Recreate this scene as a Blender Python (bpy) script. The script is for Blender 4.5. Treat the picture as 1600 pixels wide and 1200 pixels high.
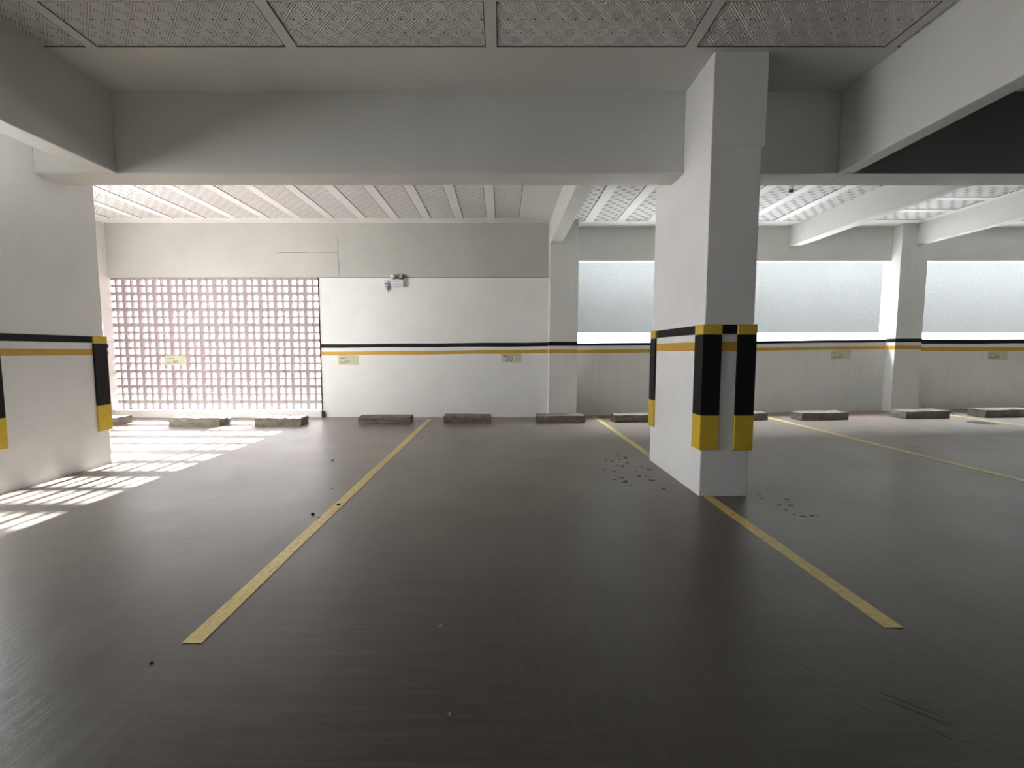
import bpy, bmesh, math, random
from mathutils import Vector, Matrix

for o in list(bpy.data.objects):
    bpy.data.objects.remove(o)
S = bpy.context.scene
COL = S.collection
random.seed(7)

# ------------------------------------------------------------------ camera
F_PX = 675.0
PITCH = math.atan(51 / 675.0)
cam = bpy.data.cameras.new('camera')
cam.sensor_width = 36
cam.lens = F_PX / 1600 * 36
cam.shift_x = 0.01
cam.clip_end = 200
camo = bpy.data.objects.new('camera', cam)
COL.objects.link(camo)
camo.location = (0, 0, 1.1)
camo.rotation_euler = (math.pi / 2 - PITCH, 0, 0)
S.camera = camo

# ------------------------------------------------------------------ world / sun / exposure
S.view_settings.view_transform = 'Standard'
S.view_settings.look = 'None'
S.view_settings.gamma = 1
S.view_settings.use_curve_mapping = False
S.view_settings.exposure = 2.62
w = bpy.data.worlds.new('world')
S.world = w
w.use_nodes = True
nt = w.node_tree
nt.nodes.clear()
# hazy bright sky, brightest overhead and dim towards the horizon
tcw = nt.nodes.new('ShaderNodeTexCoord')
sepw = nt.nodes.new('ShaderNodeSeparateXYZ')
nt.links.new(tcw.outputs['Generated'], sepw.inputs[0])
mixs = nt.nodes.new('ShaderNodeValToRGB')
SKY = [(-0.03, (2.5, 2.48, 2.45)), (0.01, (2.7, 2.75, 2.8)), (0.38, (2.0, 2.1, 2.2)), (0.62, (6.6, 6.9, 7.2)), (1.0, (8.0, 8.3, 8.6))]
SKYMAX = 9.0
el = mixs.color_ramp.elements
while len(el) < len(SKY):
    el.new(0.5)
for i, (p, c) in enumerate(SKY):
    el[i].position = (p + 1) / 2
    el[i].color = (c[0] / SKYMAX, c[1] / SKYMAX, c[2] / SKYMAX, 1)
mr = nt.nodes.new('ShaderNodeMapRange')
mr.inputs['From Min'].default_value = -1
mr.inputs['From Max'].default_value = 1
nt.links.new(sepw.outputs[2], mr.inputs['Value'])
nt.links.new(mr.outputs[0], mixs.inputs[0])
bg = nt.nodes.new('ShaderNodeBackground')
bg.inputs['Strength'].default_value = SKYMAX
wo = nt.nodes.new('ShaderNodeOutputWorld')
nt.links.new(mixs.outputs[0], bg.inputs[0])
nt.links.new(bg.outputs[0], wo.inputs[0])

SUN_EL = math.radians(16.7)
sl = bpy.data.lights.new('sun', 'SUN')
sl.energy = 24
sl.angle = math.radians(0.53)
sl.color = (1, 1, 1)
so = bpy.data.objects.new('sun', sl)
COL.objects.link(so)
so.rotation_euler = Vector((0.008, -math.cos(SUN_EL), -math.sin(SUN_EL))).to_track_quat('-Z', 'Y').to_euler()
so.location = (-4, 20, 8)

S.cycles.diffuse_bounces = 8
S.cycles.max_bounces = 12
S.cycles.sample_clamp_indirect = 6
S.cycles.caustics_reflective = False

# ------------------------------------------------------------------ materials
def newmat(name):
    m = bpy.data.materials.new(name)
    m.use_nodes = True
    n = m.node_tree
    b = n.nodes['Principled BSDF']
    return m, n, b, n.nodes, n.links

def mapping(n, scale=(1, 1, 1), rot=(0, 0, 0)):
    tc = n.nodes.new('ShaderNodeNewGeometry')
    mp = n.nodes.new('ShaderNodeMapping')
    mp.inputs['Scale'].default_value = scale
    mp.inputs['Rotation'].default_value = rot
    n.links.new(tc.outputs['Position'], mp.inputs['Vector'])
    return mp.outputs[0]

def noise(n, vec, scale, detail=4, rough=0.5, dist=0.0):
    t = n.nodes.new('ShaderNodeTexNoise')
    t.inputs['Scale'].default_value = scale
    t.inputs['Detail'].default_value = detail
    t.inputs['Roughness'].default_value = rough
    t.inputs['Distortion'].default_value = dist
    n.links.new(vec, t.inputs['Vector'])
    return t.outputs['Fac']

def ramp(n, fac, stops):
    r = n.nodes.new('ShaderNodeValToRGB')
    e = r.color_ramp.elements
    while len(e) < len(stops):
        e.new(0.5)
    for i, (p, c) in enumerate(stops):
        e[i].position = p
        e[i].color = (c, c, c, 1) if not isinstance(c, tuple) else c + (1,)
    n.links.new(fac, r.inputs[0])
    return r.outputs[0]

def mix(n, a, b, fac, mode='MIX'):
    m = n.nodes.new('ShaderNodeMix')
    m.data_type = 'RGBA'
    m.blend_type = mode
    for i, v in ((6, a), (7, b)):
        if isinstance(v, tuple):
            m.inputs[i].default_value = v + (1,) if len(v) == 3 else v
        else:
            n.links.new(v, m.inputs[i])
    if isinstance(fac, (int, float)):
        m.inputs[0].default_value = fac
    else:
        n.links.new(fac, m.inputs[0])
    return m.outputs[2]

def math_(n, op, a, b=None, c=None):
    m = n.nodes.new('ShaderNodeMath')
    m.operation = op
    for i, v in enumerate((a, b, c)):
        if v is None:
            continue
        if isinstance(v, (int, float)):
            m.inputs[i].default_value = v
        else:
            n.links.new(v, m.inputs[i])
    return m.outputs[0]

def bump(n, b, h, dist, strength=1.0, prev=None):
    t = n.nodes.new('ShaderNodeBump')
    t.inputs['Distance'].default_value = dist
    t.inputs['Strength'].default_value = strength
    n.links.new(h, t.inputs['Height'])
    if prev is not None:
        n.links.new(prev, t.inputs['Normal'])
    n.links.new(t.outputs[0], b.inputs['Normal'])
    return t.outputs[0]

def plaster(name, col, rough=0.75, bscale=28, bdist=0.004, streak=0.0, speck=True, mott=0.08):
    m, n, b, N, L = newmat(name)
    v = mapping(n)
    big = ramp(n, noise(n, v, 1.3, 5, 0.6), [(0.3, 1 - mott), (0.7, 1.0)])
    c = mix(n, col, big, 1.0, 'MULTIPLY')
    if streak:
        vs = mapping(n, (9, 9, 0.25))
        st = ramp(n, noise(n, vs, 1.6, 6, 0.65), [(0.42, 1 - streak), (0.6, 1.0)])
        c = mix(n, c, st, 1.0, 'MULTIPLY')
    if speck:
        vo = N.new('ShaderNodeTexVoronoi')
        vo.inputs['Scale'].default_value = 3.1
        L.new(v, vo.inputs['Vector'])
        sp = ramp(n, vo.outputs['Distance'], [(0.0, 0.45), (0.035, 1.0)])
        gate = ramp(n, noise(n, v, 2.3, 2), [(0.52, 0.0), (0.6, 1.0)])
        c = mix(n, c, mix(n, c, sp, 1.0, 'MULTIPLY'), gate)
    L.new(c, b.inputs['Base Color'])
    b.inputs['Roughness'].default_value = rough
    b.inputs['Specular IOR Level'].default_value = 0.3
    h1 = noise(n, v, bscale, 6, 0.6)
    h2 = noise(n, mapping(n, (2.2, 2.2, 9)), 6, 3, 0.5)
    p = bump(n, b, h1, bdist, 0.55)
    bump(n, b, h2, bdist * 1.2, 0.35, p)
    return m

M = {}
M['wall'] = plaster('white_wall_paint', (0.86, 0.865, 0.85))
M['wall_streaked'] = plaster('white_wall_paint_streaked', (0.76, 0.76, 0.735), streak=0.035)
M['beam'] = plaster('beam_paint', (0.73, 0.73, 0.70), bscale=40, bdist=0.003)
M['pillar'] = plaster('pillar_paint', (0.86, 0.86, 0.86), bscale=34, bdist=0.006)
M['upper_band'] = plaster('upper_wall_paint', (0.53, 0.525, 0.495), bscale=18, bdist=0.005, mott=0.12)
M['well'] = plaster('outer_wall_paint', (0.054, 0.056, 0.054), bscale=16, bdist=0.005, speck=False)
M['sill'] = plaster('sill_paint', (0.62, 0.62, 0.61), speck=False, mott=0.02)
M['rear'] = plaster('grey_rear_paint', (0.14, 0.14, 0.14))
M['beam_shade'] = plaster('beam_painted_shade', (0.27, 0.285, 0.285))  # beam paint darkened: shade of the right bay put into the colour

def flat(name, col, rough=0.5, spec=0.5, metal=0.0, var=0.1, nscale=20, bd=0.0):
    m, n, b, N, L = newmat(name)
    v = mapping(n)
    r = ramp(n, noise(n, v, nscale, 5, 0.65), [(0.3, 1 - var), (0.7, 1.0)])
    L.new(mix(n, col, r, 1.0, 'MULTIPLY'), b.inputs['Base Color'])
    b.inputs['Roughness'].default_value = rough
    b.inputs['Specular IOR Level'].default_value = spec
    b.inputs['Metallic'].default_value = metal
    if bd:
        bump(n, b, noise(n, v, nscale * 2, 5, 0.6), bd)
    return m

M['black'] = flat('black_stripe_paint', (0.012, 0.012, 0.014), 0.6, 0.2)
M['ochre'] = flat('ochre_stripe_paint', (0.62, 0.36, 0.045), 0.5)
M['guard_black'] = flat('black_rubber', (0.006, 0.006, 0.0065), 0.5, 0.2)
M['guard_yellow'] = flat('yellow_reflective_band', (0.72, 0.50, 0.03), 0.4)
M['groove'] = flat('dark_groove', (0.12, 0.11, 0.10), 0.9, 0.1)
M['plate'] = flat('cream_plate', (0.60, 0.585, 0.42), 0.35)
M['ink'] = flat('grey_ink', (0.09, 0.09, 0.07), 0.6)
M['black_ink'] = flat('black_ink', (0.02, 0.02, 0.02), 0.6)
M['sticker'] = flat('white_sticker', (0.75, 0.76, 0.75), 0.5)
M['plastic'] = flat('white_plastic', (0.74, 0.74, 0.78), 0.35)
M['dark_plastic'] = flat('dark_plastic', (0.04, 0.04, 0.04), 0.4)
M['chrome'] = flat('chrome', (0.8, 0.8, 0.8), 0.15, 0.5, 1.0)
M['dark_brown'] = flat('dark_brown_finish', (0.10, 0.06, 0.045), 0.9, 0.1, var=0.4)
M['leaf'] = flat('dry_leaf', (0.35, 0.30, 0.20), 0.6, var=0.5, nscale=90)
M['grit'] = flat('dark_grit', (0.02, 0.018, 0.016), 0.9, var=0.4, nscale=60)
M['outdoor_ground'] = flat('reddish_paving', (0.10, 0.06, 0.055), 0.9, 0.1, var=0.3, nscale=3)
M['pink_brick'] = flat('pink_render', (0.30, 0.17, 0.165), 0.9, 0.1, var=0.35, nscale=4)
M['sky_cover'] = flat('sky_cover_paint', (0.22, 0.215, 0.225), 0.9, 0.1)

def concrete_block():
    m, n, b, N, L = newmat('grey_concrete_block')
    v = mapping(n)
    c = ramp(n, noise(n, v, 9, 7, 0.7), [(0.3, (0.10, 0.085, 0.065)), (0.55, (0.19, 0.165, 0.13)), (0.75, (0.27, 0.24, 0.195))])
    L.new(c, b.inputs['Base Color'])
    b.inputs['Roughness'].default_value = 0.9
    bump(n, b, noise(n, v, 45, 6, 0.7), 0.012)
    return m
M['block'] = concrete_block()

def line_paint():
    m, n, b, N, L = newmat('worn_yellow_line_paint')
    v = mapping(n)
    wear = ramp(n, noise(n, v, 35, 8, 0.75), [(0.36, 0.0), (0.52, 1.0)])
    big = ramp(n, noise(n, v, 1.1, 3), [(0.35, 0.35), (0.65, 1.0)])
    c = mix(n, (0.30, 0.24, 0.10), (0.68, 0.51, 0.11), wear)
    c = mix(n, (0.42, 0.36, 0.17), c, big)
    L.new(c, b.inputs['Base Color'])
    b.inputs['Roughness'].default_value = 0.42
    return m
M['line'] = line_paint()

def floor_mat():
    m, n, b, N, L = newmat('polished_concrete_floor')
    v = mapping(n)
    base = ramp(n, noise(n, v, 0.55, 6, 0.6, 0.6), [(0.3, (0.105, 0.096, 0.086)), (0.5, (0.130, 0.120, 0.109)), (0.72, (0.155, 0.145, 0.133))])
    fine = ramp(n, noise(n, v, 60, 5, 0.7), [(0.3, 0.88), (0.7, 1.0)])
    c = mix(n, base, fine, 1.0, 'MULTIPLY')
    # dim foreground light painted in: darker aisle, lighter bays, plus some tyre rubber and dust
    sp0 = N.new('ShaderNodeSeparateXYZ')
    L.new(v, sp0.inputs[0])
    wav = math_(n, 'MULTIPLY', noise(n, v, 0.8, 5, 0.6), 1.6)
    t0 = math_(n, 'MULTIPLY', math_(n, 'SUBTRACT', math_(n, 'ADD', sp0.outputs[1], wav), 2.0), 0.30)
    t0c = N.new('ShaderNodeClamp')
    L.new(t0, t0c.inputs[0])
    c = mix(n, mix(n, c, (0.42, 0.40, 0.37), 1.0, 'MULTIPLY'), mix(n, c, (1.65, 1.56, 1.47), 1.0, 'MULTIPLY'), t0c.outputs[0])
    # brushed swirl marks: stretched noise in two directions
    v1 = mapping(n, (2.2, 26, 1), (0, 0, math.radians(22)))
    v2 = mapping(n, (20, 2.2, 1), (0, 0, math.radians(38)))
    s1 = ramp(n, noise(n, v1, 1.0, 6, 0.7, 0.8), [(0.45, 0.0), (0.62, 1.0)])
    s2 = ramp(n, noise(n, v2, 1.0, 6, 0.7, 0.8), [(0.45, 0.0), (0.62, 1.0)])
    g = ramp(n, noise(n, v, 0.5, 2), [(0.42, 0.0), (0.58, 1.0)])
    s = mix(n, s1, s2, g)
    c = mix(n, c, (0.24, 0.225, 0.205), math_(n, 'MULTIPLY', s, 0.10))
    # reddish dust along the back wall
    sep = N.new('ShaderNodeSeparateXYZ')
    L.new(v, sep.inputs[0])
    yy = math_(n, 'SMOOTHSTEP', sep.outputs[1], 6.3, 7.3) if False else math_(n, 'MULTIPLY', math_(n, 'SUBTRACT', sep.outputs[1], 6.2), 0.8)
    yc = N.new('ShaderNodeClamp')
    L.new(yy, yc.inputs[0])
    dust = math_(n, 'MULTIPLY', yc.outputs[0], ramp(n, noise(n, v, 3, 5), [(0.35, 0.3), (0.6, 1.0)]))
    c = mix(n, c, (0.24, 0.145, 0.105), math_(n, 'MULTIPLY', dust, 0.7))
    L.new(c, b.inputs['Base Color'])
    r = ramp(n, noise(n, v, 1.4, 6, 0.65, 0.4), [(0.3, 0.30), (0.7, 0.40)])
    r2 = mix(n, r, (0.42, 0.42, 0.42), math_(n, 'MULTIPLY', s, 0.40))
    L.new(r2, b.inputs['Roughness'])
    b.inputs['Specular IOR Level'].default_value = 0.45
    p = bump(n, b, noise(n, v, 22, 6, 0.6), 0.0012, 0.6)
    bump(n, b, s, 0.0008, 0.3, p)
    return m
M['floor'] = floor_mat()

ROW0 = 3.175 - 0.40

def pattern_mat(name, col, cell=0.07, relief=0.006, axis_swap=False):
    """Moulded ceiling blocks: a checker of squares hatched at +45 / -45 degrees, with small dark holes."""
    m, n, b, N, L = newmat(name)
    v = mapping(n)
    sep = N.new('ShaderNodeSeparateXYZ')
    L.new(v, sep.inputs[0])
    X, Y = sep.outputs[0], sep.outputs[1]
    fx = math_(n, 'FLOOR', math_(n, 'DIVIDE', X, cell))
    fy = math_(n, 'FLOOR', math_(n, 'DIVIDE', Y, cell))
    par = math_(n, 'ABSOLUTE', math_(n, 'MODULO', math_(n, 'ADD', fx, fy), 2.0))
    k = 2 * math.pi / (cell / 3.5)
    a = math_(n, 'SINE', math_(n, 'MULTIPLY', math_(n, 'ADD', X, Y), k))
    c2 = math_(n, 'SINE', math_(n, 'MULTIPLY', math_(n, 'SUBTRACT', X, Y), k))
    h = math_(n, 'ADD', math_(n, 'MULTIPLY', a, par), math_(n, 'MULTIPLY', c2, math_(n, 'SUBTRACT', 1.0, par)))
    hh = math_(n, 'MULTIPLY_ADD', h, 0.5, 0.5)
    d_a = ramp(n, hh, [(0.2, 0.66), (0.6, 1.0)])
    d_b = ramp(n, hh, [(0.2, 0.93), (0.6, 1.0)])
    shade_dirt = mix(n, d_b, d_a, par)  # hatch shading painted in, one direction darker, with a little groove dirt
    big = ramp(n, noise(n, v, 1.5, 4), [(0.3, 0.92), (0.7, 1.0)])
    c = mix(n, col, shade_dirt, 1.0, 'MULTIPLY')
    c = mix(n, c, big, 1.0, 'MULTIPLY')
    if not axis_swap:
        # small round holes: two rows along each strip of blocks
        sy = math_(n, 'MULTIPLY', math_(n, 'SUBTRACT', math_(n, 'FRACT', math_(n, 'DIVIDE', math_(n, 'SUBTRACT', Y, ROW0), 0.5)), 0.0), 0.5)
        d1 = math_(n, 'ABSOLUTE', math_(n, 'SUBTRACT', sy, 0.155))
        d2 = math_(n, 'ABSOLUTE', math_(n, 'SUBTRACT', sy, 0.272))
        dy = math_(n, 'MINIMUM', d1, d2)
        mx = math_(n, 'MULTIPLY', math_(n, 'SUBTRACT', math_(n, 'FRACT', math_(n, 'DIVIDE', X, 0.086)), 0.5), 0.086)
        d = math_(n, 'SQRT', math_(n, 'ADD', math_(n, 'POWER', mx, 2.0), math_(n, 'POWER', dy, 2.0)))
        c = mix(n, c, (0.03, 0.03, 0.03), math_(n, 'LESS_THAN', d, 0.006))
    else:
        # shallow oval dents in a checker layout
        ex = math_(n, 'SUBTRACT', math_(n, 'FRACT', math_(n, 'DIVIDE', X, cell)), 0.5)
        ey = math_(n, 'SUBTRACT', math_(n, 'FRACT', math_(n, 'DIVIDE', Y, cell)), 0.5)
        wob = noise(n, v, 26, 3)
        dd = math_(n, 'ADD', math_(n, 'SQRT', math_(n, 'ADD', math_(n, 'POWER', ex, 2.0), math_(n, 'POWER', ey, 2.0))), math_(n, 'MULTIPLY', wob, 0.35))
        dent = ramp(n, dd, [(0.42, 1.0), (0.58, 0.0)])
        hit = math_(n, 'MULTIPLY', dent, par)
        c = mix(n, c, mix(n, c, (0.62, 0.62, 0.62), 1.0, 'MULTIPLY'), hit)  # shade of the dents put into the colour
        hh = math_(n, 'SUBTRACT', math_(n, 'MULTIPLY', hh, 0.25), hit)
    L.new(c, b.inputs['Base Color'])
    b.inputs['Roughness'].default_value = 0.85
    b.inputs['Specular IOR Level'].default_value = 0.2
    p = bump(n, b, hh, relief, 1.0)
    bump(n, b, noise(n, v, 60, 4), 0.002, 0.5, p)
    return m
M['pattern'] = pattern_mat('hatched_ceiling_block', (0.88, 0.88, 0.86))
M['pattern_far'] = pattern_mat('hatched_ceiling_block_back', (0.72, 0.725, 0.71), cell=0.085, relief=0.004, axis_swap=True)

def cobogo_mat():
    m, n, b, N, L = newmat('breeze_block')
    g = N.new('ShaderNodeNewGeometry')
    sep = N.new('ShaderNodeSeparateXYZ')
    L.new(g.outputs['True Normal'], sep.inputs[0])
    v = mapping(n)
    # raw clay shows inside the openings, grey-white paint on the two faces
    inside = math_(n, 'LESS_THAN', math_(n, 'ABSOLUTE', sep.outputs[1]), 0.5)
    clay = ramp(n, noise(n, v, 5, 4, 0.7), [(0.32, (0.30, 0.30, 0.31)), (0.52, (0.32, 0.25, 0.26)), (0.70, (0.34, 0.14, 0.13))])
    c = mix(n, (0.37, 0.335, 0.34), clay, inside)
    L.new(c, b.inputs['Base Color'])
    b.inputs['Roughness'].default_value = 0.85
    bump(n, b, noise(n, v, 50, 4), 0.003, 0.5)
    return m
M['cobogo'] = cobogo_mat()

# ------------------------------------------------------------------ mesh helpers
def zf(x, y=0):
    """the slab falls away from the right: it rises gently along X"""
    return max(0.0, 0.018 * (x - 1.9)) if x < 9 else 0.018 * 7.1

class MB:
    def __init__(self):
        self.bm = bmesh.new()
    def box(self, x0, x1, y0, y1, z0, z1, mi=0):
        vs = [self.bm.verts.new(p) for p in ((x0, y0, z0), (x1, y0, z0), (x1, y1, z0), (x0, y1, z0),
                                             (x0, y0, z1), (x1, y0, z1), (x1, y1, z1), (x0, y1, z1))]
        for f in ((0, 3, 2, 1), (4, 5, 6, 7), (0, 1, 5, 4), (1, 2, 6, 5), (2, 3, 7, 6), (3, 0, 4, 7)):
            fa = self.bm.faces.new([vs[i] for i in f])
            fa.material_index = mi
        return self
    def prism(self, pts, y0, y1, mi=0):
        """polygon in XZ pushed along Y"""
        a = [self.bm.verts.new((p[0], y0, p[1])) for p in pts]
        b = [self.bm.verts.new((p[0], y1, p[1])) for p in pts]
        k = len(pts)
        fs = [self.bm.faces.new(a), self.bm.faces.new(b[::-1])]
        for i in range(k):
            j = (i + 1) % k
            fs.append(self.bm.faces.new((a[j], a[i], b[i], b[j])))
        for f in fs:
            f.material_index = mi
        return self
    def slab(self, pts, z0, z1, mi=0):
        """polygon in XY pushed along Z"""
        a = [self.bm.verts.new((p[0], p[1], z0)) for p in pts]
        b = [self.bm.verts.new((p[0], p[1], z1)) for p in pts]
        k = len(pts)
        fs = [self.bm.faces.new(a[::-1]), self.bm.faces.new(b)]
        for i in range(k):
            j = (i + 1) % k
            fs.append(self.bm.faces.new((a[i], a[j], b[j], b[i])))
        for f in fs:
            f.material_index = mi
        return self
    def cyl(self, p, axis, r, l, r2=None, seg=20, mi=0):
        q = Vector(axis).normalized().to_track_quat('Z', 'Y').to_matrix().to_4x4()
        mat = Matrix.Translation(Vector(p) + Vector(axis).normalized() * l / 2) @ q
        g = bmesh.ops.create_cone(self.bm, cap_ends=True, segments=seg, radius1=r, radius2=r if r2 is None else r2, depth=l, matrix=mat)
        for vv in g['verts']:
            for f in vv.link_faces:
                f.material_index = mi
        return self
    def build(self, name, mats, parent=None, bevel=0.0, smooth=False, loc=None):
        bmesh.ops.recalc_face_normals(self.bm, faces=self.bm.faces)
        me = bpy.data.meshes.new(name)
        if loc is not None:
            bmesh.ops.translate(self.bm, verts=self.bm.verts, vec=-Vector(loc))
        self.bm.to_mesh(me)
        self.bm.free()
        for m in (mats if isinstance(mats, (list, tuple)) else [mats]):
            me.materials.append(m)
        if smooth:
            for p in me.polygons:
                p.use_smooth = True
        o = bpy.data.objects.new(name, me)
        COL.objects.link(o)
        if loc is not None:
            o.location = loc
        if parent is not None:
            o.parent = parent
        if bevel:
            md = o.modifiers.new('edge', 'BEVEL')
            md.width = bevel
            md.segments = 2
            md.limit_method = 'ANGLE'
        return o

def structure(o):
    o['kind'] = 'structure'
    return o

def tag(o, label, cat, group=None, kind=None):
    o['label'] = label
    o['category'] = cat
    if group:
        o['group'] = group
    if kind:
        o['kind'] = kind
    return o

def empty(name, loc, rz=0):
    o = bpy.data.objects.new(name, None)
    COL.objects.link(o)
    o.location = loc
    o.rotation_euler = (0, 0, rz)
    o.empty_display_size = 0.1
    return o

# ------------------------------------------------------------------ setting
YL, YR = 7.17, 7.38           # face of the left and right stretch of back wall
ZN, ZFAR = 3.21, 3.17         # ceiling heights, near bay and back bay
XL, XR, YB = -6.50, 17.0, -9.0

# floor (one welded grid following zf)
bm = bmesh.new()
xs = [-6.9, -4, 1.9, 9.0, 17.3]
ys = [-9.3, 0, 4, 7.9]
gv = [[bm.verts.new((x, y, zf(x))) for y in ys] for x in xs]
for i in range(len(xs) - 1):
    for j in range(len(ys) - 1):
        bm.faces.new((gv[i][j], gv[i + 1][j], gv[i + 1][j + 1], gv[i][j + 1]))
r_ = bmesh.ops.extrude_face_region(bm, geom=list(bm.faces))
bmesh.ops.translate(bm, verts=[e for e in r_['geom'] if isinstance(e, bmesh.types.BMVert)], vec=(0, 0, -0.2))
mb = MB()
mb.bm.free()
mb.bm = bm
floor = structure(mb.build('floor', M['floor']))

# ceilings: smooth joists hang a few millimetres below the moulded blocks
def ceiling(name, z, x0, x1, y0, y1, rects, mats):
    m = MB()
    m.box(x0, x1, y0, y1, z + 0.008, z + 0.25, 1)
    # cover everything except the rects with the smooth layer: cut the area in a grid
    xsx = sorted({x0, x1} | {r[0] for r in rects} | {r[1] for r in rects})
    ysy = sorted({y0, y1} | {r[2] for r in rects} | {r[3] for r in rects})
    for i in range(len(xsx) - 1):
        run = None
        for j in range(len(ysy) - 1):
            cx_, cy_ = (xsx[i] + xsx[i + 1]) / 2, (ysy[j] + ysy[j + 1]) / 2
            hit = any(r[0] < cx_ < r[1] and r[2] < cy_ < r[3] for r in rects)
            if not hit:
                run = (run[0] if run else ysy[j], ysy[j + 1])
            if (hit or j == len(ysy) - 2) and run:
                m.box(xsx[i], xsx[i + 1], run[0], run[1], z, z + 0.006, 1)
                run = None
    g = 0.006
    for r in rects:
        m.box(r[0], r[1], r[2], r[3], z + 0.006, z + 0.0078, r[4] if len(r) > 4 else 0)
    for (a, b, c, d) in [r[:4] for r in rects]:       # thin dark joints beside the blocks, some filled
        if random.random() < 0.75:
            m.box(a, a + g, c, d, z + 0.0015, z + 0.0058, 2)
        if random.random() < 0.75:
            m.box(b - g, b, c, d, z + 0.0015, z + 0.0058, 2)
        if (b - a) > 0.7:
            m.box(a, b, d - g, d, z + 0.0015, z + 0.0058, 2)
            m.box(a, b, c, c + g, z + 0.0015, z + 0.0058, 2)
    return structure(m.build(name, mats))

rects = []
for row in range(-1, 24):
    y1 = 3.175 - 0.50 * row
    for k in range(-5, 11):
        x0 = -0.035 + k * 1.39
        if row == 0 and k == 0:
            pass
        rects.append((x0, x0 + 1.315, y1 - 0.40, y1))
rects = [r for r in rects if r[3] < 3.3 and r[0] > -6.4]
ceiling('ceiling', ZN, -6.9, 17.3, YB - 0.3, 3.8, rects, [M['pattern'], M['beam'], M['groove']])

rects = []
for k in range(-13, 3):
    x1 = 0.27 + (k - 0) * 0.502
    x0 = x1 - 0.375
    if x1 < 0.7:
        rects.append((max(x0, -6.4), x1, 3.95, 6.92, 3))
for k in range(0, 8):
    x0 = 1.39 - 0.43 + k * 0.50
    if x0 + 0.36 < 4.85:
        rects.append((x0 + 0.02 if k == 0 else x0, x0 + 0.36, 3.95, 7.05))
for k in range(0, 5):
    y1 = 7.0 - 0.50 * k
    rects.append((5.12, 6.66, y1 - 0.38, y1))
for k in range(0, 8):
    x0 = 7.05 + k * 0.50
    rects.append((x0, x0 + 0.37, 3.95, 7.05))
ceiling('ceiling', ZFAR, -6.9, 17.3, 3.8, 7.9, rects, [M['pattern_far'], M['wall'], M['groove'], M['pattern']])

# beams
def beam(x0, x1, y0, y1, z0, z1, mat=None, name='ceiling_beam'):
    return structure(MB().box(x0, x1, y0, y1, z0, z1).build(name, mat or M['beam'], bevel=0.008))
TB0, TB1, TBZ = 3.69, 3.95, 2.565
beam(-6.5, -3.864, TB0, TB1, TBZ, 3.24)
beam(-3.864, 1.503, TB0, TB1, TBZ, 3.24)
beam(1.869, 2.84, TB0, TB1, TBZ, 3.24)
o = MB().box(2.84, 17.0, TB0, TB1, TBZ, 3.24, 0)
bmf = o.bm
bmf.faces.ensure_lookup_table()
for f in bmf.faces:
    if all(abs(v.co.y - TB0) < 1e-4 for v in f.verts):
        f.material_index = 1  # front face carries the painted-in shade of the right bay
structure(o.build('ceiling_beam', [M['beam'], M['beam_shade']]))
beam(-3.375, -3.18, YB, TB0, TBZ, 3.24)
beam(2.775, 2.905, YB, TB0, TBZ, 3.24)
beam(0.772, 0.955, TB1, 7.02, 2.81, 3.2)
beam(4.80, 4.98, TB1, YR, 2.85, 3.2)
beam(6.78, 6.915, TB1, 7.22, 2.84, 3.2)
beam(11.3, 11.48, TB1, YR, 2.85, 3.2)

# back wall, left stretch: upper band, panel, screen opening
LW = MB()
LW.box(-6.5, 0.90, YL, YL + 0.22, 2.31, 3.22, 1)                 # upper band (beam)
LW.box(-3.0, 0.90, YL + 0.006, YL + 0.20, -0.1, 2.302, 0)          # panel
LW.box(-6.5, -3.0, YL - 0.035, YL + 0.16, -0.1, 0.128, 0)         # curb under the screen
LW.box(-3.0, -2.955, YL - 0.03, YL + 0.005, 0.0, 0.105, 2)        # dark brown end of the curb
LW.box(-3.008, -2.996, YL - 0.006, YL + 0.005, 0.128, 2.305, 2)   # joint beside the screen
wall_l = structure(LW.build('wall_back_left', [M['wall'], M['upper_band'], M['dark_brown']]))
# side wall
SW = MB()      # side wall with a wide unseen opening, added to let in daylight
SW.box(-6.75, -6.5, YB, 7.4, -0.1, 1.1).box(-6.75, -6.5, YB, 7.4, 2.7, 3.24)
SW.box(-6.75, -6.5, YB, 0.3, 1.1, 2.7).box(-6.75, -6.5, 5.0, 7.4, 1.1, 2.7)
structure(SW.build('wall_left', M['wall']))

def band(parent, mat, x0, x1, zt0, zt1, zb0, zb1, y, t=0.0015, n=1, amp=0.0):
    """a painted stripe on a wall facing the camera; slightly wavy edges"""
    m = MB()
    for i in range(n):
        a, b = i / n, (i + 1) / n
        def lerp(p, q, k): return p + (q - p) * k
        wv = lambda k: amp * math.sin(k * 17.0 + x0)
        pts = [(lerp(x0, x1, a), lerp(zb0, zb1, a) + wv(a)), (lerp(x0, x1, b), lerp(zb0, zb1, b) + wv(b)),
               (lerp(x0, x1, b), lerp(zt0, zt1, b) + wv(b + .3)), (lerp(x0, x1, a), lerp(zt0, zt1, a) + wv(a + .3))]
        m.prism(pts, y - t, y)
    return m.build('painted_stripe', mat, parent)

band(wall_l, M['black'], -3.0, 0.78, 1.218, 1.249, 1.158, 1.182, YL + 0.006, n=10, amp=0.003)
band(wall_l, M['ochre'], -3.0, 0.78, 1.093, 1.131, 1.034, 1.070, YL + 0.006, n=10, amp=0.003)

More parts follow.
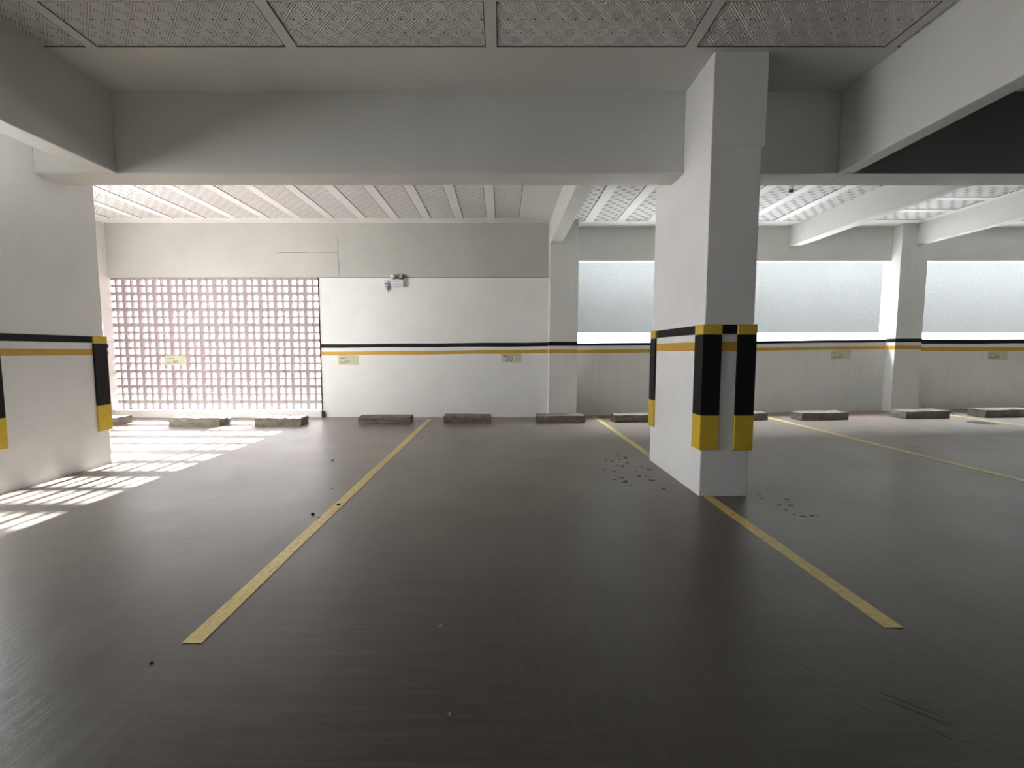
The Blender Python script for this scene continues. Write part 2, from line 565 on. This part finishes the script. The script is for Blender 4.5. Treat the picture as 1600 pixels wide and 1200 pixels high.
def crack(parent, pts, y, w_=0.004):
    m = MB()
    for (a, b), (c_, d) in zip(pts, pts[1:]):
        dx, dz = c_ - a, d - b
        l_ = math.hypot(dx, dz)
        nx, nz = -dz / l_ * w_ / 2, dx / l_ * w_ / 2
        m.prism([(a + nx, b + nz), (a - nx, b - nz), (c_ - nx, d - nz), (c_ + nx, d + nz)], y - 0.0006, y)
    return m.build('crack', M['groove'], parent)
crack(wall_l, [(-2.665, 2.93), (-2.66, 2.80), (-2.67, 2.66), (-2.655, 2.52), (-2.66, 2.33)], YL, 0.006)
crack(wall_l, [(-3.66, 2.700), (-3.40, 2.704), (-3.15, 2.700)], YL, 0.006)
crack(wall_l, [(-3.15, 2.700), (-2.90, 2.703), (-2.67, 2.708)], YL, 0.003)

# back wall, right stretch: two windows
XW0, XW1 = 1.24, 6.53
RW = MB()
RW.prism([(0.9, -0.1), (XW1, -0.1), (XW1, 1.300), (XW0, 1.228), (0.9, 1.228)], YR, YR + 0.15, 0)
RW.prism([(XW1, -0.1), (17, -0.1), (17, 1.32), (6.97, 1.305), (XW1, 1.305)], YR, YR + 0.15, 0)
RW.box(0.9, 17, YR, YR + 0.15, 2.615, 3.22, 2)
RW.box(0.9, XW0, YR, YR + 0.15, 1.2, 2.62, 0)
RW.box(XW1 + 0.002, 6.968, YR, YR + 0.15, 1.2, 2.62, 0)
RW.box(11.1, 11.6, YR, YR + 0.15, 1.2, 2.62, 0)
RW.prism([(XW0, 1.2282), (XW1, 1.3002), (XW1, 1.304), (XW0, 1.232)], YR + 0.003, YR + 0.15, 1)
wall_r = structure(RW.build('wall_back_right', [M['wall_streaked'], M['sill'], M['beam']]))
band(wall_r, M['black'], 1.24, 6.53, 1.232, 1.302, 1.187, 1.258, YR, n=12, amp=0.003)
band(wall_r, M['ochre'], 1.24, 6.53, 1.122, 1.190, 1.067, 1.138, YR, n=12, amp=0.003)
band(wall_r, M['black'], 6.97, 11.5, 1.300, 1.315, 1.226, 1.245, YR, n=8, amp=0.003)
band(wall_r, M['ochre'], 6.97, 11.5, 1.172, 1.178, 1.102, 1.114, YR, n=8, amp=0.003)

# pilasters
def pilaster(x0, x1, yf, yb, zt, bz, oz, sides):
    p = structure(MB().box(x0, x1, yf, yb, -0.1, zt).build('wall_pilaster', M['wall_streaked'], bevel=0.006))
    m1 = MB().box(x0 - 0.0015, x1 + 0.0015, yf - 0.0015, yb - 0.01, bz[0], bz[1])
    m1.build('painted_stripe', M['black'], p)
    m2 = MB().box(x0 - 0.0015, x1 + 0.0015, yf - 0.0015, yb - 0.01, oz[0], oz[1])
    m2.build('painted_stripe', M['ochre'], p)
    return p
pilaster(0.765, 1.224, 7.0, 7.379, 3.19, (1.186, 1.255), (1.071, 1.131), 1)
pilaster(6.53, 6.97, 7.2, 7.379, 3.19, (1.254, 1.312), (1.132, 1.195), 1)
pilaster(11.1, 11.55, 7.2, 7.379, 3.19, (1.26, 1.32), (1.14, 1.2), 1)
# pilaster in the left corner next to the screen (only a sliver shows)
p = structure(MB().box(-6.5, -6.44, 6.9, YL + 0.1, -0.1, 3.19).build('wall_pilaster', M['wall_streaked'], bevel=0.006))
MB().box(-6.5, -6.4385, 6.8985, 7.1, 1.158, 1.216).build('painted_stripe', M['black'], p)
MB().box(-6.5, -6.4385, 6.8985, 7.1, 1.04, 1.10).build('painted_stripe', M['ochre'], p)

# enclosing walls outside the view
RR = MB()
RR.box(-6.75, 17.3, YB - 0.2, YB, -0.2, 0.9)
RR.box(-6.75, 17.3, YB - 0.2, YB, 1.1, 3.24)
for x, w_ in ((-6.75, 4.0), (0.0, 3.0), (6.0, 4.0), (12.5, 4.0)):  # slots left between these are added to let daylight in from behind
    RR.box(x, x + w_, YB - 0.2, YB, 0.9, 1.1)
structure(RR.build('wall_rear', M['rear']))
structure(MB().box(17.0, 17.3, YB, 7.6, -0.1, 3.24).build('wall_right', M['rear']))

# breeze block screen
def screen():
    m = MB()
    x0, z0, pitch = -6.49, 0.132, 0.12465
    nx, nz = 28, 17
    th = 0.052
    zt = z0 + nz * 0.1279
    pz = 0.1279
    ya, yb = YL + 0.045, YL + 0.045 + th
    # row 0 (bottom) is a half block; then pairs
    hx, hz = 0.0835, 0.086
    xedges, zedges = [], []
    for i in range(nx):
        blk, half = divmod(i, 2)
        bx = x0 + blk * 2 * pitch
        a = bx + pitch - 0.0155 - hx if half == 0 else bx + pitch + 0.0155
        xedges.append((a, a + hx))
    for j in range(nz):
        jj = j - 1
        if j == 0:
            a = z0 + 0.012
            zedges.append((a, a + hz))
            continue
        blk, half = divmod(jj, 2)
        bz = z0 + pz + blk * 2 * pz
        a = bz + pz - 0.0155 - hz if half == 0 else bz + pz + 0.0155
        zedges.append((a, a + hz))
    # full-height vertical bars between columns
    xr = x0 + nx * pitch
    cuts = [x0 - 0.02] + [v for e in xedges for v in e] + [xr + 0.02]
    for i in range(0, len(cuts), 2):
        thin = (i // 2) % 2 == 1
        m.box(cuts[i], cuts[i + 1], ya + (0.008 if thin else 0), yb - (0.006 if thin else 0), z0 - 0.01, zt + 0.01)
    zc = [z0 - 0.012] + [v for e in zedges for v in e] + [zt + 0.012]
    for (a, b) in xedges:
        for j in range(0, len(zc), 2):
            thin = (j // 2) % 2 == 0 and j not in (0, len(zc) - 2)
            m.box(a, b, ya + (0.010 if thin else 0), yb - (0.008 if thin else 0), zc[j], zc[j + 1])
    o = m.build('breeze_block_screen', M['cobogo'])
    tag(o, 'white breeze block screen wall of small square openings at the far left', 'screen wall')
    return o
screen()

# the outside: light well wall beyond the windows, paving and a low wall beyond the screen
WY = 9.3
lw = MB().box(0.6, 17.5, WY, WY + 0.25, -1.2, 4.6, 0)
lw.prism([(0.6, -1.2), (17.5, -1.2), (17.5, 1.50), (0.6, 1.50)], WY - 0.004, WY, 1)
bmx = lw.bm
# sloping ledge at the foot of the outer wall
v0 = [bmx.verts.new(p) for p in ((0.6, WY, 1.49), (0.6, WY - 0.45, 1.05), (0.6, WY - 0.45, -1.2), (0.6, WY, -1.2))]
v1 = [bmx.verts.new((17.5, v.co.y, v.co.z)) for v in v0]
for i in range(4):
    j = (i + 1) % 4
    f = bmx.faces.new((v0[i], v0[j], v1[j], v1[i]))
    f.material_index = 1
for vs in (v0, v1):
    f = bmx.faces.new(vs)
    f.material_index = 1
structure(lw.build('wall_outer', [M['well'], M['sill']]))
structure(MB().box(0.35, 0.6, YL + 0.25, WY + 0.25, -1.2, 4.6).build('wall_outer_side', M['well']))
structure(MB().box(0.6, 17.5, YR + 0.15, WY - 0.45, 0.5, 0.8).build('ground_outer', M['sill']))
structure(MB().box(-120, 0.35, YL + 0.2, 61, -0.5, -0.18).build('ground_outer', M['outdoor_ground']))
structure(MB().box(-22, 0.3, 14.0, 14.25, -0.3, 1.45).build('wall_garden', M['pink_brick']))
structure(MB().box(-7, 0.35, YL + 0.22, 10.3, 3.22, 3.4).build('added_sky_blocker', M['beam']))  # unseen slab added to keep sky glare off the floor
structure(MB().box(-120, 60, 60, 61, -0.3, 14.9).build('wall_sky_cover', M['sky_cover']))  # distant wall added and sized to hide bright low sky beyond the screen
# facade above the garage
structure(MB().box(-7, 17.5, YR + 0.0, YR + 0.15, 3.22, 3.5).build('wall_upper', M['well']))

# ------------------------------------------------------------------ pillars
def pillar(x0, x1, y0, y1, stripe, stepped=False):
    m = MB()
    m.box(x0, x1, y0, y1, -0.05, 3.215 if not stepped else 2.58)
    if stepped:
        m.box(x0, x1 + 0.022, y0 - 0.004, y1, 2.575, 3.215)
    p = structure(m.build('pillar', M['pillar'], bevel=0.006))
    (b0, b1), (o0, o1) = stripe
    e = 0.002
    MB().box(x0 - e, x1 + e, y0 - e, y1 + e, b0, b1).build('painted_stripe', M['black'], p)
    MB().box(x0 - e, x1 + e, y0 - e, y1 + e, o0, o1).build('painted_stripe', M['ochre'], p)
    return p

PX0, PX1, PY0, PY1 = 1.503, 1.869, 3.221, 4.33
pillar(PX0, PX1, PY0, PY1, ((1.229, 1.298), (1.103, 1.173)), True)
LX1, LY0, LY1 = -3.864, 3.20, 4.215
pillar(-4.23, LX1, LY0, LY1, ((1.181, 1.241), (1.065, 1.122)))

def guard(cx_, cy_, sx, sy, label, z=(0.357, 0.62, 1.225, 1.30), w_=0.125, t=0.016):
    """L profile hugging a vertical pillar corner; sx, sy point away from the pillar"""
    root = empty('corner_guard', (cx_, cy_, z[0]))
    def ell(z0, z1, tt):
        a = tt
        pts = [(sx * a, sy * a), (sx * a, -sy * w_), (sx * 0.0005, -sy * w_), (sx * 0.0005, sy * 0.0005), (-sx * w_, sy * 0.0005), (-sx * w_, sy * a)]
        return MB().slab(pts, z0 - z[0], z1 - z[0])
    ell(z[1], z[2], t).build('black_strip', M['guard_black'], root, bevel=0.003)
    ell(z[0], z[1], t + 0.001).build('yellow_band', M['guard_yellow'], root, bevel=0.003)
    ell(z[2], z[3], t + 0.001).build('yellow_band', M['guard_yellow'], root, bevel=0.003)
    tag(root, label, 'corner guard', 'black and yellow corner guards on the pillars')
    return root
guard(PX0, PY0, -1, -1, 'black and yellow guard on the near left corner of the middle pillar')
guard(PX1, PY0, 1, -1, 'black and yellow guard on the near right corner of the middle pillar')
guard(PX0, PY1, -1, 1, 'black and yellow guard on the far left corner of the middle pillar, seen edge on')
guard(LX1, LY1, 1, 1, 'black and yellow guard on the far corner of the left pillar, beside the screen', (0.335, 0.583, 1.175, 1.245))
guard(LX1, LY0, 1, -1, 'black and yellow guard on the near corner of the left pillar', (0.345, 0.587, 1.18, 1.25))

# ------------------------------------------------------------------ parking lines
def pline(x0, x1, y0, y1, label, skew=0.0):
    m = MB()
    n = 12
    bmq = m.bm
    pts = []
    for i in range(n + 1):
        y = y0 + (y1 - y0) * i / n
        pts.append(y)
    zc = zf((x0 + x1) / 2)
    A = [(x0 + 0.002 * math.sin(i * 2.1), y) for i, y in enumerate(pts)]
    B = [(x1 + 0.002 * math.sin(i * 1.7 + 1), y) for i, y in enumerate(pts)]
    lo = [[bmq.verts.new((p[0], p[1], zf(p[0]) + 0.0005)) for p in P] for P in (A, B)]
    hi = [[bmq.verts.new((p[0], p[1], zf(p[0]) + 0.0025)) for p in P] for P in (A, B)]
    for i in range(n):
        bmq.faces.new((hi[0][i], hi[1][i], hi[1][i + 1], hi[0][i + 1]))
        bmq.faces.new((lo[0][i], lo[0][i + 1], lo[1][i + 1], lo[1][i]))
        bmq.faces.new((lo[0][i], hi[0][i], hi[0][i + 1], lo[0][i + 1]))
        bmq.faces.new((lo[1][i], lo[1][i + 1], hi[1][i + 1], hi[1][i]))
    bmq.faces.new((lo[0][0], lo[1][0], hi[1][0], hi[0][0]))
    bmq.faces.new((lo[0][n], hi[0][n], hi[1][n], lo[1][n]))
    o = m.build('parking_line', M['line'])
    tag(o, label, 'parking line', 'yellow parking lines on the floor')
pline(-1.209, -1.135, 1.553, 6.95, 'worn yellow parking line left of centre, between the 04 and 1202 plates')
pline(1.528, 1.60, 1.645, 7.3, 'yellow parking line running under the middle pillar toward the camera')
pline(4.235, 4.303, 1.6, 7.3, 'thin yellow parking line first to the right of the middle pillar')
pline(7.05, 7.118, 1.6, 7.3, 'pale parking line in the far right corner of the floor')

# ------------------------------------------------------------------ wheel stops
def stop(x0, x1, yf, label, rz=0.0, h_=0.112, d_=0.26):
    L_ = x1 - x0
    xc = (x0 + x1) / 2
    z = zf(xc)
    m = MB().box(-L_ / 2, L_ / 2, 0, d_, 0, h_)
    # light subdivision and jitter so that the cast block is not perfectly straight
    bmesh.ops.subdivide_edges(m.bm, edges=list(m.bm.edges), cuts=3, use_grid_fill=True)
    for v in m.bm.verts:
        if v.co.z > 0.01:
            v.co.x += random.uniform(-.005, .005)
            v.co.y += random.uniform(-.005, .005)
            v.co.z += random.uniform(-.004, .004)
    o = m.build('wheel_stop', M['block'], bevel=0.006)
    o.location = (xc, yf, z - 0.001)
    o.rotation_euler = (0, -0.018 if xc > 1.9 else 0, rz)
    tag(o, label, 'wheel stop', 'concrete wheel stops along the back wall')
stops = [
    (-6.38, -5.73, 6.38, 'concrete wheel stop half hidden behind the left pillar'),
    (-4.89, -4.14, 6.28, 'concrete wheel stop under the screen below the 402 plate, sunlit on top'),
    (-3.66, -2.97, 6.33, 'concrete wheel stop by the right end of the screen, sunlit on top'),
    (-2.17, -1.385, 6.47, 'concrete wheel stop below the 04 plate'),
    (-0.89, -0.167, 6.55, 'concrete wheel stop just right of the left yellow line'),
    (0.54, 1.285, 6.585, 'concrete wheel stop in front of the narrow pilaster behind the 1202 bay'),
    (1.76, 2.54, 6.64, 'concrete wheel stop partly hidden by the left side of the middle pillar'),
    (3.45, 4.14, 6.70, 'concrete wheel stop partly hidden by the right side of the middle pillar'),
]
rng = random.Random(3)
for a, b, y, l in stops[:7]:
    stop(a, b, y, l, rng.uniform(-0.012, 0.012))
# positions on the rising slab, measured with the slab height taken off
stop(3.33, 4.12, 6.62, stops[7][3])
stop(4.574, 5.286, 6.52, 'concrete wheel stop first in view right of the middle pillar, chipped end', 0.01, 0.115)
stop(6.134, 6.795, 6.50, 'concrete wheel stop in front of the pilaster between the two windows', 0.0, 0.115)
stop(7.326, 8.10, 6.485, 'concrete wheel stop at the right edge of the photo beside the pale line', 0.0, 0.115)

# ------------------------------------------------------------------ numbered plates
def text_mesh(txt, size, name, mat, parent, x, z, y):
    cu = bpy.data.curves.new(name, 'FONT')
    cu.body = txt
    cu.size = size
    cu.extrude = 0.0006
    tmp = bpy.data.objects.new(name, cu)
    COL.objects.link(tmp)
    bpy.context.view_layer.update()
    me = bpy.data.meshes.new_from_object(tmp.evaluated_get(bpy.context.evaluated_depsgraph_get()))
    bpy.data.objects.remove(tmp)
    me.materials.clear()
    me.materials.append(mat)
    me.transform(Matrix.Rotation(math.pi / 2, 4, 'X'))
    o = bpy.data.objects.new(name, me)
    COL.objects.link(o)
    o.location = (x, y, z)
    o.parent = parent
    return o

def plate(xc, zc, y, num, label, sticker=False, tilt=0.0, numx=0.0):
    W, H, T = 0.335, 0.155, 0.004
    root = empty('number_plate', (xc, y, zc))
    root.rotation_euler = (0, tilt, 0)
    MB().box(-W / 2, W / 2, -T, 0, -H / 2, H / 2).build('plate_panel', M['plate'], root, bevel=0.001)
    # two short lines of small print, unreadable at this distance: runs of tiny strokes
    r2 = random.Random(len(label))
    for (lz, n) in ((0.035, 9), (-0.040, 7)):
        if sticker and lz < 0:
            continue
        m = MB()
        x = -W / 2 + 0.03
        for k in range(n):
            ww = r2.uniform(0.006, 0.010)
            hh = r2.uniform(0.009, 0.015)
            m.box(x, x + ww, -T - 0.0006, -T, lz - 0.007, lz - 0.007 + hh)
            x += ww + 0.0035
            if k == n - 3:
                x += 0.008
        m.build('small_print', M['ink'], root)
    if sticker:
        MB().box(-W / 2 + 0.008, 0.055, -T - 0.001, -T, -H / 2 + 0.004, 0.018).build('white_sticker', M['sticker'], root)
        text_mesh(num, 0.092, 'plate_number', M['black_ink'], root, -W / 2 + 0.018, -0.052, -T - 0.0018)
    else:
        text_mesh(num, 0.07, 'plate_number', M['ink'], root, -0.045, -0.048, -T - 0.0012)
    tag(root, label, 'number plate')
plate(-5.44, 0.947, YL + 0.044, '402', 'cream plate numbered 402 fixed to the breeze block screen')
plate(-2.546, 0.955, YL + 0.006, '04', 'cream plate numbered 04 on the wall right of the screen')
plate(0.159, 0.989, YL + 0.006, '1202', 'cream plate with a white sticker numbered 1202, left of the narrow pilaster', True, -0.01)
plate(5.78, 1.045, YR, '02', 'cream plate numbered 02 under the first window right of the pillar', False, -0.05)
plate(8.455, 1.035, YR, '03', 'cream plate numbered 03 under the rightmost window')

# ------------------------------------------------------------------ emergency light and its socket
root = empty('emergency_light', (-1.70, YL + 0.006, 2.15))
MB().box(-0.105, 0.105, -0.06, 0, 0, 0.118).build('battery_housing', M['plastic'], root, bevel=0.008)
MB().box(-0.03, 0.03, -0.0615, -0.06, 0.075, 0.079).box(-0.08, 0.075, -0.0612, -0.06, 0.03, 0.033).build('housing_seam', M['ink'], root)
for sx, tilt in ((-0.055, -0.15), (0.055, 0.12)):
    hd = MB().box(-0.042, 0.042, -0.075, -0.005, 0.0, 0.066)
    hdo = hd.build('lamp_head', M['dark_plastic'] if sx > 0 else M['plastic'], root, bevel=0.012)
    hdo.location = (sx, 0.0, 0.128)
    hdo.rotation_euler = (0, tilt, 0.1 if sx > 0 else -0.2)
    MB().cyl((0.0, -0.0735, 0.033), (0, -1, 0), 0.026, 0.006, 0.030, 24).build('reflector', M['chrome'], hdo, smooth=False)
    MB().cyl((sx, -0.035, 0.112), (0, 0, 1), 0.012, 0.022, None, 14).build('swivel_neck', M['dark_plastic'], root)
tag(root, 'white emergency light with two lamp heads high on the back wall', 'emergency light')

root = empty('wall_socket', (-1.885, YL + 0.006, 2.18))
MB().box(-0.028, 0.028, -0.045, 0, -0.06, 0.07).build('socket_box', M['plastic'], root, bevel=0.005)
MB().box(-0.020, 0.016, -0.047, -0.044, 0.008, 0.026).build('socket_outlet', M['dark_plastic'], root)
MB().box(-0.004, 0.008, -0.047, -0.044, -0.03, -0.02).build('screw_cover', M['dark_plastic'], root)
m = MB()
m.cyl((0.024, -0.035, -0.075), (0.2, 0, 1), 0.011, 0.035, 0.008, 12)
m.build('plug', M['dark_plastic'], root)
m = MB()
pts = [Vector((0.026, -0.035, -0.075)), Vector((0.033, -0.03, -0.115)), Vector((0.045, -0.02, -0.06)), Vector((0.06, -0.012, 0.03)), Vector((0.085, -0.02, 0.045))]
for a, b in zip(pts, pts[1:]):
    m.cyl(a, b - a, 0.0045, (b - a).length, None, 8)
m.build('power_cable', M['ink'], root)
tag(root, 'small white socket box with plug and cable, left of the emergency light', 'socket')

# pipe stub hanging from the right-hand ceiling
root = empty('pipe_stub', (3.56, 5.45, ZFAR))
MB().cyl((0, 0, 0.001), (0, 0.25, -1), 0.022, 0.10, None, 16).build('pipe', M['plastic'], root)
MB().cyl((0, 0.022, -0.088), (0, 0.25, -1), 0.028, 0.035, None, 16).build('dark_cap', M['ink'], root)
MB().cyl((-0.05, 0, -0.012), (1, 0, 0.0), 0.012, 0.16, None, 12).build('cross_pin', M['plastic'], root)
tag(root, 'short pipe stub hanging from the patterned ceiling right of the middle pillar', 'pipe')

# ------------------------------------------------------------------ marks on the floor
def blob_mesh(m, x, y, r, e=1.0, rot=0.0, z=0.0008, rg=random):
    n = 9
    pts = []
    for i in range(n):
        a = 2 * math.pi * i / n
        rr = r * rg.uniform(0.7, 1.2)
        px, py = rr * math.cos(a) * e, rr * math.sin(a)
        pts.append((x + px * math.cos(rot) - py * math.sin(rot), y + px * math.sin(rot) + py * math.cos(rot)))
    m.slab(pts, zf(x) + 0.0002, zf(x) + z)

rg = random.Random(11)
m = MB()
for _ in range(34):
    blob_mesh(m, 1.10 + rg.uniform(-.16, .32), 4.1 + rg.uniform(-.75, .55), rg.uniform(.008, .022), 1.3, rg.uniform(0, 3), rg=rg)
for _ in range(16):
    blob_mesh(m, 1.98 + rg.uniform(-.1, .16), 3.0 + rg.uniform(-.2, .25), rg.uniform(.006, .016), 1.4, rg.uniform(0, 3), rg=rg)
M['damp'] = flat('damp_spot', (0.022, 0.018, 0.015), 0.5, 0.2, var=0.3)
o = m.build('damp_spots', M['damp'], floor)
o['kind'] = 'stuff'

M['rubber_mark'] = flat('tyre_rubber_mark', (0.045, 0.043, 0.04), 0.5, var=0.6, nscale=30)
def skid(pts, w0):
    m = MB()
    P = [Vector((a, b, 0)) for a, b in pts]
    L_, R_ = [], []
    for i, p in enumerate(P):
        d = (P[min(i + 1, len(P) - 1)] - P[max(i - 1, 0)]).normalized()
        nn = Vector((-d.y, d.x, 0)) * w0 * (0.15 if i in (0, len(P) - 1) else 1)
        L_.append(p + nn)
        R_.append(p - nn)
    m.slab([(p.x, p.y) for p in R_] + [(p.x, p.y) for p in reversed(L_)], 0.0002, 0.0007)
    m.build('tyre_mark', M['rubber_mark'], floor)
skid([(1.215, 1.325), (1.25, 1.296), (1.29, 1.262), (1.335, 1.222)], 0.006)
skid([(1.205, 1.302), (1.24, 1.268), (1.28, 1.232), (1.325, 1.196)], 0.005)
skid([(1.105, 1.282), (1.12, 1.258), (1.14, 1.228)], 0.004)
skid([(1.045, 1.452), (1.065, 1.425), (1.09, 1.398)], 0.003)
skid([(1.245, 1.20), (1.262, 1.175), (1.28, 1.145)], 0.004)

# dark oval drain patch at the far right
o = MB().cyl((6.83, 6.08, zf(6.83) + 0.0003), (0, 0, 1), 0.16, 0.002, None, 28).build('oil_stain', M['damp'], floor)

def litter(x, y, r, label, mat='grit', kind='pebble', name='pebble', flatz=0.6):
    m = MB()
    bmesh.ops.create_icosphere(m.bm, subdivisions=2, radius=r)
    for v in m.bm.verts:
        v.co.z *= flatz
        v.co *= rg.uniform(0.85, 1.12)
    o = m.build(name, M[mat])
    o.location = (x, y, zf(x) + r * flatz * 0.8)
    o.rotation_euler = (0, 0, rg.uniform(0, 3))
    tag(o, label, kind)
litter(-1.276, 2.845, 0.012, 'dark grit lump beside the left yellow line, left one of the pair')
litter(-1.17, 3.02, 0.012, 'dark grit lump lying on the left yellow line')
litter(-1.213, 2.789, 0.007, 'tiny dark crumb on the left edge of the left yellow line')
litter(-1.703, 4.284, 0.013, 'dark grit lump alone on the floor in front of the 04 stop')
litter(-1.239, 1.45, 0.006, 'tiny dark crumb below the near end of the left yellow line')
litter(-1.36, 3.39, 0.006, 'tiny dark crumb on the floor left of the yellow line, behind the grit pair')

def leaf(x, y, s, rot, label, curl=0.5):
    m = MB()
    n = 7
    rows = []
    for i in range(n):
        t = i / (n - 1)
        w_ = s * 0.32 * math.sin(math.pi * (0.06 + 0.9 * t))
        zc_ = 0.002 + curl * s * 0.5 * (2 * t - 1) ** 2
        rows.append([Vector(((t - 0.5) * s, k * w_, zc_ + abs(k) * s * 0.14)) for k in (-1, 0, 1)])
    bv = [[m.bm.verts.new(p) for p in r] for r in rows]
    for i in range(n - 1):
        for k in range(2):
            m.bm.faces.new((bv[i][k], bv[i + 1][k], bv[i + 1][k + 1], bv[i][k + 1]))
    o = m.build('dry_leaf', M['leaf'])
    md = o.modifiers.new('thickness', 'SOLIDIFY')
    md.thickness = 0.0008
    o.location = (x, y, 0.0008)
    o.rotation_euler = (0, 0, rot)
    tag(o, label, 'leaf')
leaf(-0.252, 1.640, 0.030, 0.5, 'curled dry leaf scrap on the dark floor below the middle of the photo')
leaf(-0.160, 1.228, 0.018, 1.0, 'tiny dry leaf scrap nearest the bottom edge of the photo', 0.3)
leaf(-1.105, 1.612, 0.016, 0.1, 'tiny dark leaf scrap right beside the near end of the left yellow line', 0.2)
